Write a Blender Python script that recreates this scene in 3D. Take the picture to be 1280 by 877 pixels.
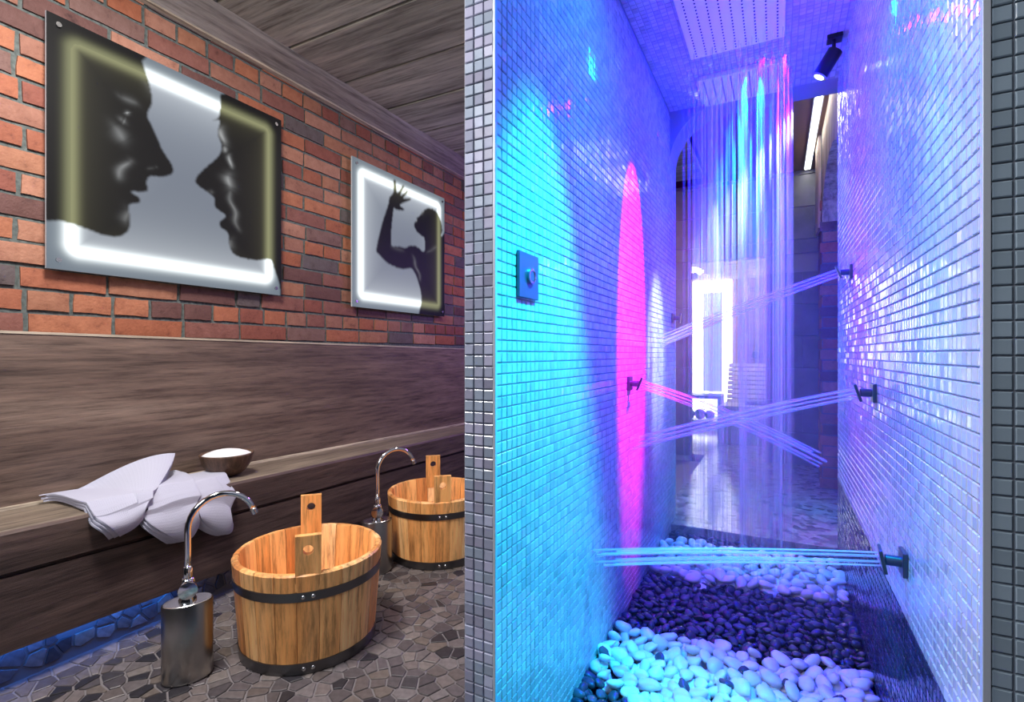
import bpy, bmesh, math, random
import numpy as np
from mathutils import Vector, Matrix, noise
R = random.Random(7)
NR = np.random.default_rng(7)
for o in list(bpy.data.objects): bpy.data.objects.remove(o)
scene = bpy.context.scene
COL = scene.collection

# ------------------------------------------------------------------ camera, world, lights, exposure
FPX, HY, CH = 643.0, 442.0, 1.05
YAW = math.atan(332/643.0); SN, CS = math.sin(YAW), math.cos(YAW)
cam = bpy.data.cameras.new('camera'); camo = bpy.data.objects.new('camera', cam); COL.objects.link(camo)
cam.sensor_width = 36; cam.lens = FPX/1280*36; cam.shift_y = (HY-438.5)/1280
camo.location = (0, 0, CH); camo.rotation_euler = (math.pi/2, 0, YAW); cam.clip_start = .02
scene.camera = camo
W = bpy.data.worlds.new('world'); scene.world = W; W.use_nodes = True
W.node_tree.nodes['Background'].inputs[0].default_value = (.62, .66, .85, 1)
W.node_tree.nodes['Background'].inputs[1].default_value = .012
vs = scene.view_settings
vs.view_transform = 'Standard'; vs.look = 'None'; vs.gamma = 1; vs.use_curve_mapping = False; vs.exposure = 0.0
scene.cycles.transparent_max_bounces = 48

def lamp(name, kind, loc, target, col, power, **k):
    d = bpy.data.lights.new(name, kind); d.energy = power; d.color = col
    for a, b in k.items(): setattr(d, a, b)
    o = bpy.data.objects.new(name, d); COL.objects.link(o); o.location = loc
    if target is not None:
        o.rotation_euler = (Vector(target)-Vector(loc)).to_track_quat('-Z', 'Y').to_euler()
    return o
deg = math.radians
# shower ceiling lamps
def spot(name, loc, target, col, power, size, blend=.6, soft=.03, sc=(1, 1, 1)):
    o = lamp(name, 'SPOT', loc, target, col, power, spot_size=deg(size), spot_blend=blend, shadow_soft_size=soft); o.scale = sc; return o
spot('cyan_spot', (.20, 1.24, 2.42), (-.56, 1.22, .32), (0, .82, 1), 430, 60, .75, .03, (.56, 1, 1))
spot('azure_spot', (.15, 1.45, 2.42), (-.56, 1.45, 1.9), (.0, .20, 1), 62, 100, 1)
spot('magenta_spot', (.20, 2.22, 2.425), (-.56, 2.22, 1.36), (1, .0, .72), 1150, 38, .45, .012, (.54, 1, 1))
spot('violet_spot', (.0, 1.92, 2.42), (-.56, 1.88, 1.0), (.05, .03, 1), 100, 60, 1)
spot('blue_spot', (-.05, 2.66, 2.42), (-.2, 2.75, 0), (.004, 0, 1), 470, 165, 1, .015)
spot('rain_cyan_spot', (-.10, 2.62, 2.41), (-.13, 2.84, 1.7), (0, .8, .95), 260, 46, 1, .008)
spot('rain_pink_spot', (.03, 2.64, 2.41), (.0, 2.86, 1.6), (1, .02, .6), 230, 26, 1, .008)
spot('periwinkle_spot', (-.45, 1.55, 2.35), (.275, 1.6, 1.0), (.0, .13, 1), 140, 95, 1)
# unseen lamps added to light the dry room
lamp('room_fill', 'AREA', (-1.45, .72, 2.58), (-1.55, 1.2, 0), (1, .95, .92), 58, shape='DISK', size=.5)
lamp('room_fill_far', 'AREA', (-1.3, 2.9, 2.60), (-1.5, 2.7, 0), (1, .9, .85), 10, shape='DISK', size=.3)
lamp('entrance_fill', 'AREA', (-1.1, -.9, 2.3), (-.6, 1.0, 1.0), (.88, .90, 1), 33, shape='DISK', size=1.2)  # added fill behind the camera, brightens the pillar faces
lamp('violet_room_light', 'AREA', (-1.0, 4.4, 1.9), (-2.3, 3.2, .5), (.45, .2, 1), 16, shape='DISK', size=.4)

# ------------------------------------------------------------------ pixel helpers
def ray(u, v):
    a = (u-640)/FPX; return Vector((-SN+CS*a, CS+SN*a, (HY-v)/FPX))
def atx(u, v, x): d = ray(u, v); t = x/d.x; return Vector((x, d.y*t, CH+d.z*t))
def aty(u, v, y): d = ray(u, v); t = y/d.y; return Vector((d.x*t, y, CH+d.z*t))
def atz(u, v, z): d = ray(u, v); t = (z-CH)/d.z; return Vector((d.x*t, d.y*t, z))

# ------------------------------------------------------------------ materials
def mat(name, col=(.8, .8, .8), rough=.5, metal=0, **k):
    m = bpy.data.materials.new(name); m.use_nodes = True
    b = m.node_tree.nodes['Principled BSDF']
    b.inputs['Base Color'].default_value = (*col, 1); b.inputs['Roughness'].default_value = rough
    b.inputs['Metallic'].default_value = metal
    for a, v in k.items(): b.inputs[a].default_value = v
    return m
class NT:
    def __init__(s, m): s.t = m.node_tree; s.b = s.t.nodes['Principled BSDF']
    def n(s, ty, **k):
        x = s.t.nodes.new(ty)
        for a, v in k.items():
            if a in x.inputs: x.inputs[a].default_value = v
            else: setattr(x, a, v)
        return x
    def l(s, a, b): s.t.links.new(a, b)
    def coords(s, scale=(1, 1, 1), rnd=True):
        tc = s.n('ShaderNodeTexCoord'); mp = s.n('ShaderNodeMapping'); mp.inputs['Scale'].default_value = scale
        s.l(tc.outputs['Object'], mp.inputs['Vector'])
        if rnd:
            oi = s.n('ShaderNodeObjectInfo'); mu = s.n('ShaderNodeMath', operation='MULTIPLY'); mu.inputs[1].default_value = 37
            s.l(oi.outputs['Random'], mu.inputs[0]); cb = s.n('ShaderNodeCombineXYZ')
            for i in range(3): s.l(mu.outputs[0], cb.inputs[i])
            s.l(cb.outputs[0], mp.inputs['Location'])
        return mp.outputs[0]
    def noise(s, vec, scale, detail=4, rough=.55):
        x = s.n('ShaderNodeTexNoise', Scale=scale, Detail=detail, Roughness=rough); s.l(vec, x.inputs['Vector']); return x.outputs['Fac']
    def ramp(s, fac, stops):
        r = s.n('ShaderNodeValToRGB'); e = r.color_ramp.elements
        while len(e) < len(stops): e.new(.5)
        for q, (p, c) in zip(e, stops): q.position = p; q.color = (*c, 1)
        s.l(fac, r.inputs[0]); return r.outputs[0]
    def mul(s, a, b, fac=1, mode='MULTIPLY'):
        m = s.n('ShaderNodeMix', data_type='RGBA', blend_type=mode); m.inputs[0].default_value = fac
        s.l(a, m.inputs[6]); s.l(b, m.inputs[7]); return m.outputs[2]
    def attr(s, name='col'): return s.n('ShaderNodeAttribute', attribute_name=name).outputs['Color']
    def bump(s, h, strength=.3, dist=.01):
        b = s.n('ShaderNodeBump', Strength=strength, Distance=dist); s.l(h, b.inputs['Height']); s.l(b.outputs[0], s.b.inputs['Normal'])
    def base(s, c): s.l(c, s.b.inputs['Base Color'])

def wood(name, dark, mid, light, axis, rough=.55, fine=60, use_attr=False, bumpd=.004):
    m = mat(name, rough=rough); t = NT(m)
    sc = [1, 1, 1]; sc[axis] = .07
    v = t.coords(sc)
    n1 = t.noise(v, 9, 5, .6); n2 = t.noise(v, fine, 6, .7)
    c1 = t.ramp(n1, [(.25, dark), (.5, mid), (.78, light)])
    c2 = t.ramp(n2, [(.32, (.42, .40, .39)), (.5, (.95, .95, .95)), (.68, (1.3, 1.27, 1.24))])
    c = t.mul(c1, c2)
    if use_attr: c = t.mul(c, t.attr())
    t.base(c); t.bump(n2, .5, bumpd); return m
M = {}
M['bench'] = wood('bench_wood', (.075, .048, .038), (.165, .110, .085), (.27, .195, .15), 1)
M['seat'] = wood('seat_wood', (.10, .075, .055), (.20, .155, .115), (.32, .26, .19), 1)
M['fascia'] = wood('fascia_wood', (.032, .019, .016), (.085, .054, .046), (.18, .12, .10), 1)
M['batten'] = wood('pale_batten', (.38, .31, .23), (.48, .40, .30), (.58, .5, .4), 1)
M['plank'] = wood('ceiling_plank_wood', (.17, .165, .13), (.44, .43, .35), (.68, .66, .54), 0, .7, 40)
M['beam'] = wood('beam_wood', (.17, .15, .13), (.34, .31, .275), (.5, .47, .43), 1, .7, 40)
M['stave'] = wood('stave_wood', (.70, .29, .085), (.92, .47, .165), (1.0, .65, .31), 2, .38, 50, True, .001)
M['farwood'] = wood('relax_room_wood', (.30, .17, .11), (.40, .25, .17), (.5, .33, .24), 0)
M['slat'] = wood('lounger_slat_wood', (.5, .38, .28), (.62, .5, .38), (.72, .6, .48), 0)
M['raw'] = wood('raw_edge_wood', (.36, .26, .18), (.55, .43, .32), (.70, .58, .46), 2, .7, 30)

def brickmat(name, rough=.75):
    m = mat(name, rough=rough); t = NT(m); v = t.coords((1, 1, 1))
    n = t.noise(v, 22, 6, .7); n2 = t.noise(v, 90, 3, .6)
    c = t.ramp(n, [(.25, (.35, .27, .30)), (.42, (.85, .8, .78)), (.6, (1, 1, 1)), (.82, (1.25, 1.3, 1.35))])
    t.base(t.mul(c, t.attr())); t.bump(n2, .6, .004); return m
M['brick'] = brickmat('brick_clay')
m = mat('mortar', (.10, .115, .11), .9); t = NT(m); n = t.noise(t.coords(), 60); t.base(t.ramp(n, [(.3, (.06, .072, .068)), (.7, (.145, .17, .16))])); t.bump(n, .5, .004); M['mortar'] = m
m = mat('mosaic_glass_tile', rough=.10); t = NT(m); t.base(t.attr()); n = t.noise(t.coords(rnd=False), 45, 2); t.bump(n, .10, .004)
t.b.inputs['Specular IOR Level'].default_value = .5; M['tile'] = m
m = mat('mosaic_grey_tile', rough=.16); t = NT(m); t.base(t.attr()); n = t.noise(t.coords(rnd=False), 60, 2); t.bump(n, .10, .003); M['tile_face'] = m
M['grout'] = mat('mosaic_grout', (.30, .33, .40), .7)
M['grout_face'] = mat('pillar_grout', (.22, .24, .28), .7)
m = mat('floor_stone', rough=.42); t = NT(m); v = t.coords(rnd=False); n = t.noise(v, 50, 5)
t.base(t.mul(t.attr(), t.ramp(n, [(.3, (.72, .72, .72)), (.7, (1.2, 1.2, 1.2))]))); t.bump(n, .2, .003); M['stone'] = m
M['stone_grout'] = mat('floor_grout', (.20, .18, .185), .8)
m = mat('wet_stone_floor', rough=.09); t = NT(m); v = t.coords(rnd=False)
vo = t.n('ShaderNodeTexVoronoi', Scale=24); t.l(v, vo.inputs['Vector']); ve = t.n('ShaderNodeTexVoronoi', Scale=24, feature='DISTANCE_TO_EDGE'); t.l(v, ve.inputs['Vector'])
hs = t.n('ShaderNodeSeparateColor'); t.l(vo.outputs['Color'], hs.inputs[0])
c = t.ramp(hs.outputs[0], [(0, (.10, .09, .09)), (.5, (.24, .21, .2)), (1, (.38, .35, .33))]); e = t.ramp(ve.outputs['Distance'], [(.0, (1.4, 1.35, 1.35)), (.07, (1, 1, 1))])
t.base(t.mul(c, e)); n = t.noise(v, 70, 3); t.bump(n, .12, .01); M['wetfloor'] = m
m = mat('pebble', rough=.30); t = NT(m); n = t.noise(t.coords(), 18, 3); t.base(t.mul(t.attr(), t.ramp(n, [(.3, (.88, .88, .88)), (.7, (1.05, 1.05, 1.05))]))); M['pebble'] = m
m = mat('wet_dark_pebble', rough=.10); t = NT(m); t.base(t.attr()); t.b.inputs['Specular IOR Level'].default_value = .6; M['dpebble'] = m
M['basin'] = mat('basin_base', (.05, .05, .07), .5)
M['chrome'] = mat('chrome', (.82, .84, .86), .10, 1)
m = mat('brushed_steel', (.42, .40, .38), .28, 1); t = NT(m); v = t.coords((1, 1, 60)); n = t.noise(v, 8, 3); t.bump(n, .06, .001); M['steel'] = m
M['hoop'] = mat('dark_steel_hoop', (.16, .16, .165), .32, 1)
M['rivet'] = mat('rivet_steel', (.6, .6, .6), .25, 1)
M['dark'] = mat('dark_hole', (.02, .014, .01), .8)
m = mat('waffle_towel', (.50, .50, .60), .95); t = NT(m); v = t.n('ShaderNodeTexCoord').outputs['UV']
ck = t.n('ShaderNodeTexBrick', Scale=1); ck.offset = 0
mp = t.n('ShaderNodeMapping'); mp.inputs['Scale'].default_value = (34, 34, 34); t.l(v, mp.inputs[0]); t.l(mp.outputs[0], ck.inputs['Vector'])
ck.inputs['Color1'].default_value = (0, 0, 0, 1); ck.inputs['Color2'].default_value = (.1, .1, .1, 1); ck.inputs['Mortar'].default_value = (1, 1, 1, 1)
ck.inputs['Brick Width'].default_value = 1; ck.inputs['Row Height'].default_value = 1; ck.inputs['Mortar Size'].default_value = .18
t.bump(ck.outputs['Color'], .5, .003); M['towel'] = m
m = mat('coconut_shell', rough=.55); t = NT(m); n = t.noise(t.coords((1, 1, .3)), 40, 5, .7); t.base(t.ramp(n, [(.3, (.045, .024, .015)), (.55, (.12, .065, .04)), (.8, (.24, .15, .09))])); t.bump(n, .5, .004); M['coco'] = m
m = mat('white_salt', (.86, .86, .86), .8); t = NT(m); n = t.noise(t.coords(), 260, 2); t.bump(n, .8, .004); M['salt'] = m
M['plate'] = mat('control_plate_metal', (.10, .16, .26), .35, .6)
M['black'] = mat('black_metal', (.012, .012, .016), .35, .3)
M['nozzle'] = mat('nozzle_metal', (.10, .13, .17), .3, .7)
M['rain'] = mat('rain_panel_white', (.92, .92, .94), .35)
m = mat('grey_wall_tile', rough=.4); t = NT(m); n = t.noise(t.coords(), 6, 5); t.base(t.ramp(n, [(.3, (.11, .115, .125)), (.7, (.20, .205, .21))])); M['greytile'] = m
M['greygrout'] = mat('grey_wall_grout', (.28, .28, .3), .8)
M['ceilbrown'] = mat('brown_ceiling_paint', (.27, .17, .13), .6)
M['dull'] = mat('dark_plaster', (.12, .12, .14), .8)
M['alu'] = mat('aluminium_trim', (.55, .6, .65), .35, .2)
M['lounger'] = mat('lounger_mosaic_base', (.35, .33, .36), .4)
M['ball'] = mat('pale_ball', (.78, .74, .74), .6)
M['tblack'] = mat('table_dark', (.10, .09, .10), .4)
def emis(name, col, st):
    m = bpy.data.materials.new(name); m.use_nodes = True; n = m.node_tree.nodes; n.clear()
    e = n.new('ShaderNodeEmission'); e.inputs[0].default_value = (*col, 1); e.inputs[1].default_value = st
    o = n.new('ShaderNodeOutputMaterial'); m.node_tree.links.new(e.outputs[0], o.inputs[0]); return m
M['lampwhite'] = emis('led_white', (1, .97, .92), 14)
M['lampblue'] = emis('led_blue', (.02, .20, 1), 15)
M['spotface'] = emis('spot_lens', (.75, .92, 1), 4)
M['panelglow'] = emis('backlit_white', (.93, .96, 1), 7)
M['panelcentre'] = emis('backlit_pale', (.72, .80, .92), 1.1)
def watermat(name, op):
    m = bpy.data.materials.new(name); m.use_nodes = True; n = m.node_tree.nodes; n.clear(); L = m.node_tree.links
    tr = n.new('ShaderNodeBsdfTransparent'); d = n.new('ShaderNodeBsdfDiffuse'); d.inputs[0].default_value = (.9, .93, 1, 1)
    tl = n.new('ShaderNodeBsdfTranslucent'); tl.inputs[0].default_value = (.9, .93, 1, 1)
    a = n.new('ShaderNodeMixShader'); a.inputs[0].default_value = .5; L.new(d.outputs[0], a.inputs[1]); L.new(tl.outputs[0], a.inputs[2])
    b = n.new('ShaderNodeMixShader'); b.inputs[0].default_value = op; L.new(tr.outputs[0], b.inputs[1]); L.new(a.outputs[0], b.inputs[2])
    o = n.new('ShaderNodeOutputMaterial'); L.new(b.outputs[0], o.inputs[0]); return m
M['water'] = [watermat('falling_water_%s' % s, p) for s, p in (('thin', .055), ('soft', .10), ('bright', .22))]
M['jet'] = watermat('jet_water', .30)
m = bpy.data.materials.new('clear_glass'); m.use_nodes = True; n = m.node_tree.nodes; n.clear()
tr = n.new('ShaderNodeBsdfTransparent'); tr.inputs[0].default_value = (.93, .95, .96, 1); g = n.new('ShaderNodeBsdfGlossy'); g.inputs['Roughness'].default_value = .02
mx = n.new('ShaderNodeMixShader'); mx.inputs[0].default_value = .03; o = n.new('ShaderNodeOutputMaterial')
m.node_tree.links.new(tr.outputs[0], mx.inputs[1]); m.node_tree.links.new(g.outputs[0], mx.inputs[2]); m.node_tree.links.new(mx.outputs[0], o.inputs[0]); M['glass'] = m

# ------------------------------------------------------------------ mesh helpers
class MB:
    def __init__(s): s.v = []; s.f = []; s.c = []; s.col = (1, 1, 1)
    def add(s, vs, fs):
        o = len(s.v); s.v += [tuple(p) for p in vs]; s.c += [s.col]*len(vs); s.f += [tuple(i+o for i in f) for f in fs]; return s
    def box(s, a, b, rot=None):
        x0, y0, z0 = a; x1, y1, z1 = b
        v = [(x0, y0, z0), (x1, y0, z0), (x1, y1, z0), (x0, y1, z0), (x0, y0, z1), (x1, y0, z1), (x1, y1, z1), (x0, y1, z1)]
        return s.add(v, [(0, 3, 2, 1), (4, 5, 6, 7), (0, 1, 5, 4), (1, 2, 6, 5), (2, 3, 7, 6), (3, 0, 4, 7)])
    def bbox(s, a, b, r):
        """box with chamfered edges on all sides"""
        bm = bmesh.new(); bmesh.ops.create_cube(bm, size=1)
        c = [(p+q)/2 for p, q in zip(a, b)]; d = [abs(q-p) for p, q in zip(a, b)]
        for v in bm.verts: v.co = Vector([c[i]+v.co[i]*d[i] for i in range(3)])
        bmesh.ops.bevel(bm, geom=bm.edges[:], offset=r, segments=2, affect='EDGES', profile=.5)
        bm.verts.index_update()
        s.add([v.co.copy() for v in bm.verts], [[v.index for v in f.verts] for f in bm.faces]); bm.free(); return s
    def lathe(s, prof, n=32, cx=0, cy=0, sx=1, sy=1, ang=0, cap0=False, cap1=False):
        ca, sa = math.cos(ang), math.sin(ang); vs = []
        for r, z in prof:
            for i in range(n):
                t = 2*math.pi*i/n; x, y = r*math.cos(t)*sx, r*math.sin(t)*sy
                vs.append((cx+x*ca-y*sa, cy+x*sa+y*ca, z))
        fs = []
        for k in range(len(prof)-1):
            for i in range(n):
                j = (i+1) % n; fs.append((k*n+i, k*n+j, (k+1)*n+j, (k+1)*n+i))
        if cap0: fs.append(tuple(range(n-1, -1, -1)))
        if cap1: fs.append(tuple((len(prof)-1)*n+i for i in range(n)))
        return s.add(vs, fs)
    def tube(s, pts, rad, n=10, cap=True):
        P = [Vector(p) for p in pts]; rr = rad if isinstance(rad, (list, tuple)) else [rad]*len(P)
        d0 = (P[1]-P[0]).normalized(); up = Vector((0, 0, 1)) if abs(d0.z) < .9 else Vector((1, 0, 0))
        nx = d0.cross(up).normalized(); vs = []; fs = []
        for k, p in enumerate(P):
            d = (P[min(k+1, len(P)-1)]-P[max(k-1, 0)]).normalized()
            nx = (nx-d*nx.dot(d)).normalized(); ny = d.cross(nx)
            for i in range(n):
                t = 2*math.pi*i/n; vs.append(p+(nx*math.cos(t)+ny*math.sin(t))*rr[k])
        for k in range(len(P)-1):
            for i in range(n):
                j = (i+1) % n; fs.append((k*n+i, k*n+j, (k+1)*n+j, (k+1)*n+i))
        if cap: fs += [tuple(range(n-1, -1, -1)), tuple((len(P)-1)*n+i for i in range(n))]
        return s.add(vs, fs)
    def prism(s, poly, fn, d0, d1):
        """2D polygon -> 3D by fn(a,b,d), extruded from d0 to d1"""
        n = len(poly); vs = [fn(a, b, d0) for a, b in poly]+[fn(a, b, d1) for a, b in poly]
        fs = [tuple(range(n)), tuple(range(2*n-1, n-1, -1))]+[(i, i+n, (i+1) % n+n, (i+1) % n) for i in range(n)]
        return s.add(vs, fs)
    def mesh(s, name, m, smooth=False, fix=True):
        me = bpy.data.meshes.new(name); me.from_pydata(s.v, [], s.f)
        if fix:
            bm = bmesh.new(); bm.from_mesh(me); bmesh.ops.recalc_face_normals(bm, faces=bm.faces[:]); bm.to_mesh(me); bm.free()
        a = me.color_attributes.new('col', 'FLOAT_COLOR', 'POINT')
        arr = np.ones((len(s.v), 4), dtype=np.float32); arr[:, :3] = np.array(s.c, dtype=np.float32).reshape(-1, 3); a.data.foreach_set('color', arr.ravel())
        me.materials.append(m)
        if smooth is True: me.polygons.foreach_set('use_smooth', [True]*len(me.polygons))
        elif smooth:
            me.polygons.foreach_set('use_smooth', [True]*len(me.polygons)); me.set_sharp_from_angle(angle=deg(smooth))
        return me
    def obj(s, name, m, parent=None, smooth=False, fix=True):
        return link(name, s.mesh(name, m, smooth, fix), parent)
def link(name, me, parent=None):
    o = bpy.data.objects.new(name, me); COL.objects.link(o)
    if parent is not None: o.parent = parent
    return o
def tag(o, label, cat, group=None):
    o['label'] = label; o['category'] = cat
    if group: o['group'] = group
    return o
def thing(name, label, cat, loc=(0, 0, 0), group=None):
    o = bpy.data.objects.new(name, None); COL.objects.link(o); o.location = loc; o.empty_display_size = .05
    return tag(o, label, cat, group)
def struct(o, label=None):
    o['kind'] = 'structure'
    if label: o['label'] = label
    return o
def stuff(o): o['kind'] = 'stuff'; return o
def flat(p): return max(0.0, p)

# ------------------------------------------------------------------ dimensions
XW, XB = -2.43, -2.395           # brick face, bench back face
XL, XR = -.56, .275              # shower walls
YF, YE = 1.0, 3.12               # pillar plane, end of the shower
ZC = 2.46                        # shower ceiling
TP = .0256                       # mosaic pitch
ZF = .05                         # far floor
YD = 5.3                         # relax room wall

# ------------------------------------------------------------------ left brick wall
wall = struct(MB().box((XW-.25, .1, 0), (XW-.005, 5.4, 2.75)).obj('wall_left', M['mortar']), 'red brick wall with dark green-grey mortar')
def brick_mesh(L, h, d, col, seed):
    nx, nz = 5, 2; rr = random.Random(seed); mb = MB(); mb.col = tuple(.86*q for q in col); vs = []; fs = []
    j = lambda a: rr.uniform(-a, a)
    for k in range(nz+1):
        for i in range(nx+1):
            edge = i in (0, nx) or k in (0, nz)
            vs.append((d-(.003 if edge else 0)+j(.0012), -L/2+L*i/nx+(0 if 0 < i < nx else j(.002)), -h/2+h*k/nz+(j(.0016) if edge else 0)))
    w = nx+1
    for k in range(nz):
        for i in range(nx): a = k*w+i; fs.append((a, a+1, a+1+w, a+w))
    ring = [i for i in range(w)]+[k*w+nx for k in range(1, nz+1)]+[nz*w+i for i in range(nx-1, -1, -1)]+[k*w for k in range(nz-1, 0, -1)]
    b0 = len(vs); vs += [(-.02, vs[i][1]*1.01, vs[i][2]*1.03) for i in ring]; n = len(ring)
    for i in range(n): fs.append((ring[i], b0+i, b0+(i+1) % n, ring[(i+1) % n]))
    mb.add(vs, fs); return mb.mesh('brick', M['brick'], 40)
bcols = [(.36, .115, .06), (.42, .14, .07), (.46, .17, .085), (.28, .085, .055), (.46, .21, .13), (.34, .15, .10), (.26, .10, .075), (.40, .17, .095), (.22, .12, .10), (.44, .21, .14), (.15, .065, .055), (.38, .12, .055), (.13, .10, .10)]
BH, BP = .070, .28
SM = [brick_mesh(.264, BH, .004, c, i) for i, c in enumerate(bcols)]
HM = [brick_mesh(.124, BH, .004, c, i+50) for i, c in enumerate(bcols)]
z = 1.162 - .084; row = 0
P1 = (.896, 1.905, 1.366, 2.315); P2 = (2.428, 3.442, 1.350, 2.303)
while z < 2.66:
    y = .28 + (0 if row % 2 else .14) + R.uniform(-.02, .02)
    while y < 4.55:
        hdr = (row % 5 == 2) or R.random() < .06
        L = .124 if hdr else .264
        yc = y+L/2
        if 1.09 < z:
            o = link('brick', R.choice(HM if hdr else SM), wall); o.location = (XW+R.uniform(-.002, .003), yc, z)
            o.rotation_euler = (R.uniform(-.012, .012), 0, R.uniform(-.008, .008))
        y += L+.016
    z += .084; row += 1

# ------------------------------------------------------------------ dry room floor of crazy stone
floor = struct(MB().box((-2.7, -.8, -.12), (XL-.08, 5.3, -.004)).obj('floor', M['stone_grout']), 'floor of irregular grey and taupe stone pieces')
def voronoi(x0, x1, y0, y1, s, gap, aniso=1.0, seed=1):
    rr = np.random.default_rng(seed); nx = int((x1-x0)/s)+1; ny = int((y1-y0)/s)+1
    pts = np.zeros((nx+4, ny+4, 2))
    for i in range(nx+4):
        for j in range(ny+4): pts[i, j] = (x0+(i-1.5)*s+rr.uniform(-.47, .47)*s, y0+(j-1.5)*s+rr.uniform(-.47, .47)*s)
    out = []
    for i in range(2, nx+2):
        for j in range(2, ny+2):
            p = pts[i, j]
            if not (x0 < p[0] < x1 and y0 < p[1] < y1): continue
            poly = [(p[0]-2*s, p[1]-2*s), (p[0]+2*s, p[1]-2*s), (p[0]+2*s, p[1]+2*s), (p[0]-2*s, p[1]+2*s)]
            planes = [((-1, 0), -(x0)), ((1, 0), x1), ((0, -1), -y0), ((0, 1), y1)]
            cl = []
            for a in range(-2, 3):
                for b in range(-2, 3):
                    if a == 0 and b == 0: continue
                    q = pts[i+a, j+b]; dx, dy = q[0]-p[0], q[1]-p[1]; L = math.hypot(dx, dy)
                    nxx, nyy = dx/L, dy/L
                    cl.append((nxx, nyy, nxx*(p[0]+q[0])/2+nyy*(p[1]+q[1])/2-gap/2))
            for (nn, c) in planes: cl.append((nn[0], nn[1], c))
            for nxx, nyy, c in cl:
                res = []
                for k in range(len(poly)):
                    A, B = poly[k], poly[(k+1) % len(poly)]
                    da, db = nxx*A[0]+nyy*A[1]-c, nxx*B[0]+nyy*B[1]-c
                    if da <= 0: res.append(A)
                    if da*db < 0: t = da/(da-db); res.append((A[0]+(B[0]-A[0])*t, A[1]+(B[1]-A[1])*t))
                poly = res
                if len(poly) < 3: break
            if len(poly) >= 3:
                # drop tiny edges
                pl = [q for k, q in enumerate(poly) if math.hypot(q[0]-poly[k-1][0], q[1]-poly[k-1][1]) > .004]
                if len(pl) >= 3: out.append(pl)
    return out
scol = [(.22, .18, .17), (.30, .25, .24), (.17, .145, .15), (.35, .30, .28), (.25, .215, .215), (.10, .09, .10), (.27, .22, .19), (.14, .12, .13), (.32, .28, .28), (.20, .17, .18), (.055, .05, .06)]
def stone(mb, poly, fn, hz, loc=(0, 0)):
    cx = sum(p[0] for p in poly)/len(poly); cy = sum(p[1] for p in poly)/len(poly); n = len(poly)
    lo = [fn(p[0]-loc[0], p[1]-loc[1], -.006) for p in poly]; mi = [fn(p[0]-loc[0], p[1]-loc[1], hz-.0015) for p in poly]
    hi = [fn(cx+(p[0]-cx)*.93-loc[0], cy+(p[1]-cy)*.93-loc[1], hz) for p in poly]
    fs = []
    for k in range(n):
        j = (k+1) % n; fs += [(k, j, n+j, n+k), (n+k, n+j, 2*n+j, 2*n+k)]
    fs.append(tuple(2*n+k for k in range(n)))
    mb.add(lo+mi+hi, fs); return cx, cy
FN = lambda a, b, c: (a, b, c)
cells = voronoi(-2.16, XL-.085, .45, 3.9, .052, .006)
def apx(poly):
    cx = sum(p[0] for p in poly)/len(poly); cy = sum(p[1] for p in poly)/len(poly)
    dep = -SN*cx+CS*cy; 
    if dep < .2: return -1
    u = 640+FPX*(CS*cx+SN*cy)/dep; v = HY+FPX*CH/dep
    vis = -10 < u < 600 and v < 890
    return (100 if vis else 0)+1/dep
cells.sort(key=apx, reverse=True)
sf = MB()
for k, poly in enumerate(cells):
    if k < 300:
        mb = MB(); mb.col = tuple(.56*q for q in R.choice(scol)); cx = sum(p[0] for p in poly)/len(poly); cy = sum(p[1] for p in poly)/len(poly)
        stone(mb, poly, FN, R.uniform(0, .0012), (cx, cy)); o = mb.obj('stone', M['stone'], floor, fix=False); o.location = (cx, cy, 0)
    else:
        sf.col = tuple(.56*q for q in R.choice(scol)); stone(sf, poly, FN, R.uniform(0, .0012))
stuff(sf.obj('stone_field', M['stone'], floor, fix=False))

# ------------------------------------------------------------------ bench
bench = thing('bench', 'long dark wooden wall bench with tall backrest and blue light beneath', 'bench', (XB+.15, 2.0, 0))
Bo = bench.location
def shear(y): return -.02*(y-1.95)
def bprof(name, poly, m, y0=.15, y1=5.2, k=1.0, parent=bench):
    mb = MB(); n = 24; N = len(poly); vs = []
    for i in range(n+1):
        y = y0+(y1-y0)*i/n
        vs += [(x-Bo.x, y-Bo.y, z+shear(y)*k) for x, z in poly]
    fs = [tuple(range(N)), tuple(n*N+i for i in range(N-1, -1, -1))]
    for i in range(n):
        for j in range(N): q = (j+1) % N; fs.append((i*N+j, i*N+q, (i+1)*N+q, (i+1)*N+j))
    return mb.add(vs, fs).obj(name, m, parent)
bprof('backrest', [(XB, .44), (XB, 1.110), (XB-.022, 1.110), (XB-.022, .44)], M['bench'], k=.6)
cap = bprof('backrest_cap', [(XB+.003, 1.108), (XB+.003, 1.116), (XB-.022, 1.118), (XB-.022, 1.108)], M['batten'], k=.6)
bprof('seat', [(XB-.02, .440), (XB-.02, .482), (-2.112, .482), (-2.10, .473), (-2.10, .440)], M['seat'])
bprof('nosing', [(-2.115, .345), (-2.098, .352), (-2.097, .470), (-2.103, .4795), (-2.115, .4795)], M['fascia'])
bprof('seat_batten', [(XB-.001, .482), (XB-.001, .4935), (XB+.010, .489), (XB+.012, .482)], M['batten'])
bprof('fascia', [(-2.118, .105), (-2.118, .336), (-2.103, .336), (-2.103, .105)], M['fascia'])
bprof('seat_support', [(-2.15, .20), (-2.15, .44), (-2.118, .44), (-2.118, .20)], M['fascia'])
led = bprof('led_strip', [(-2.140, .125), (-2.140, .15), (-2.120, .15), (-2.120, .125)], M['lampblue'], .15, 1.25)
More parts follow.
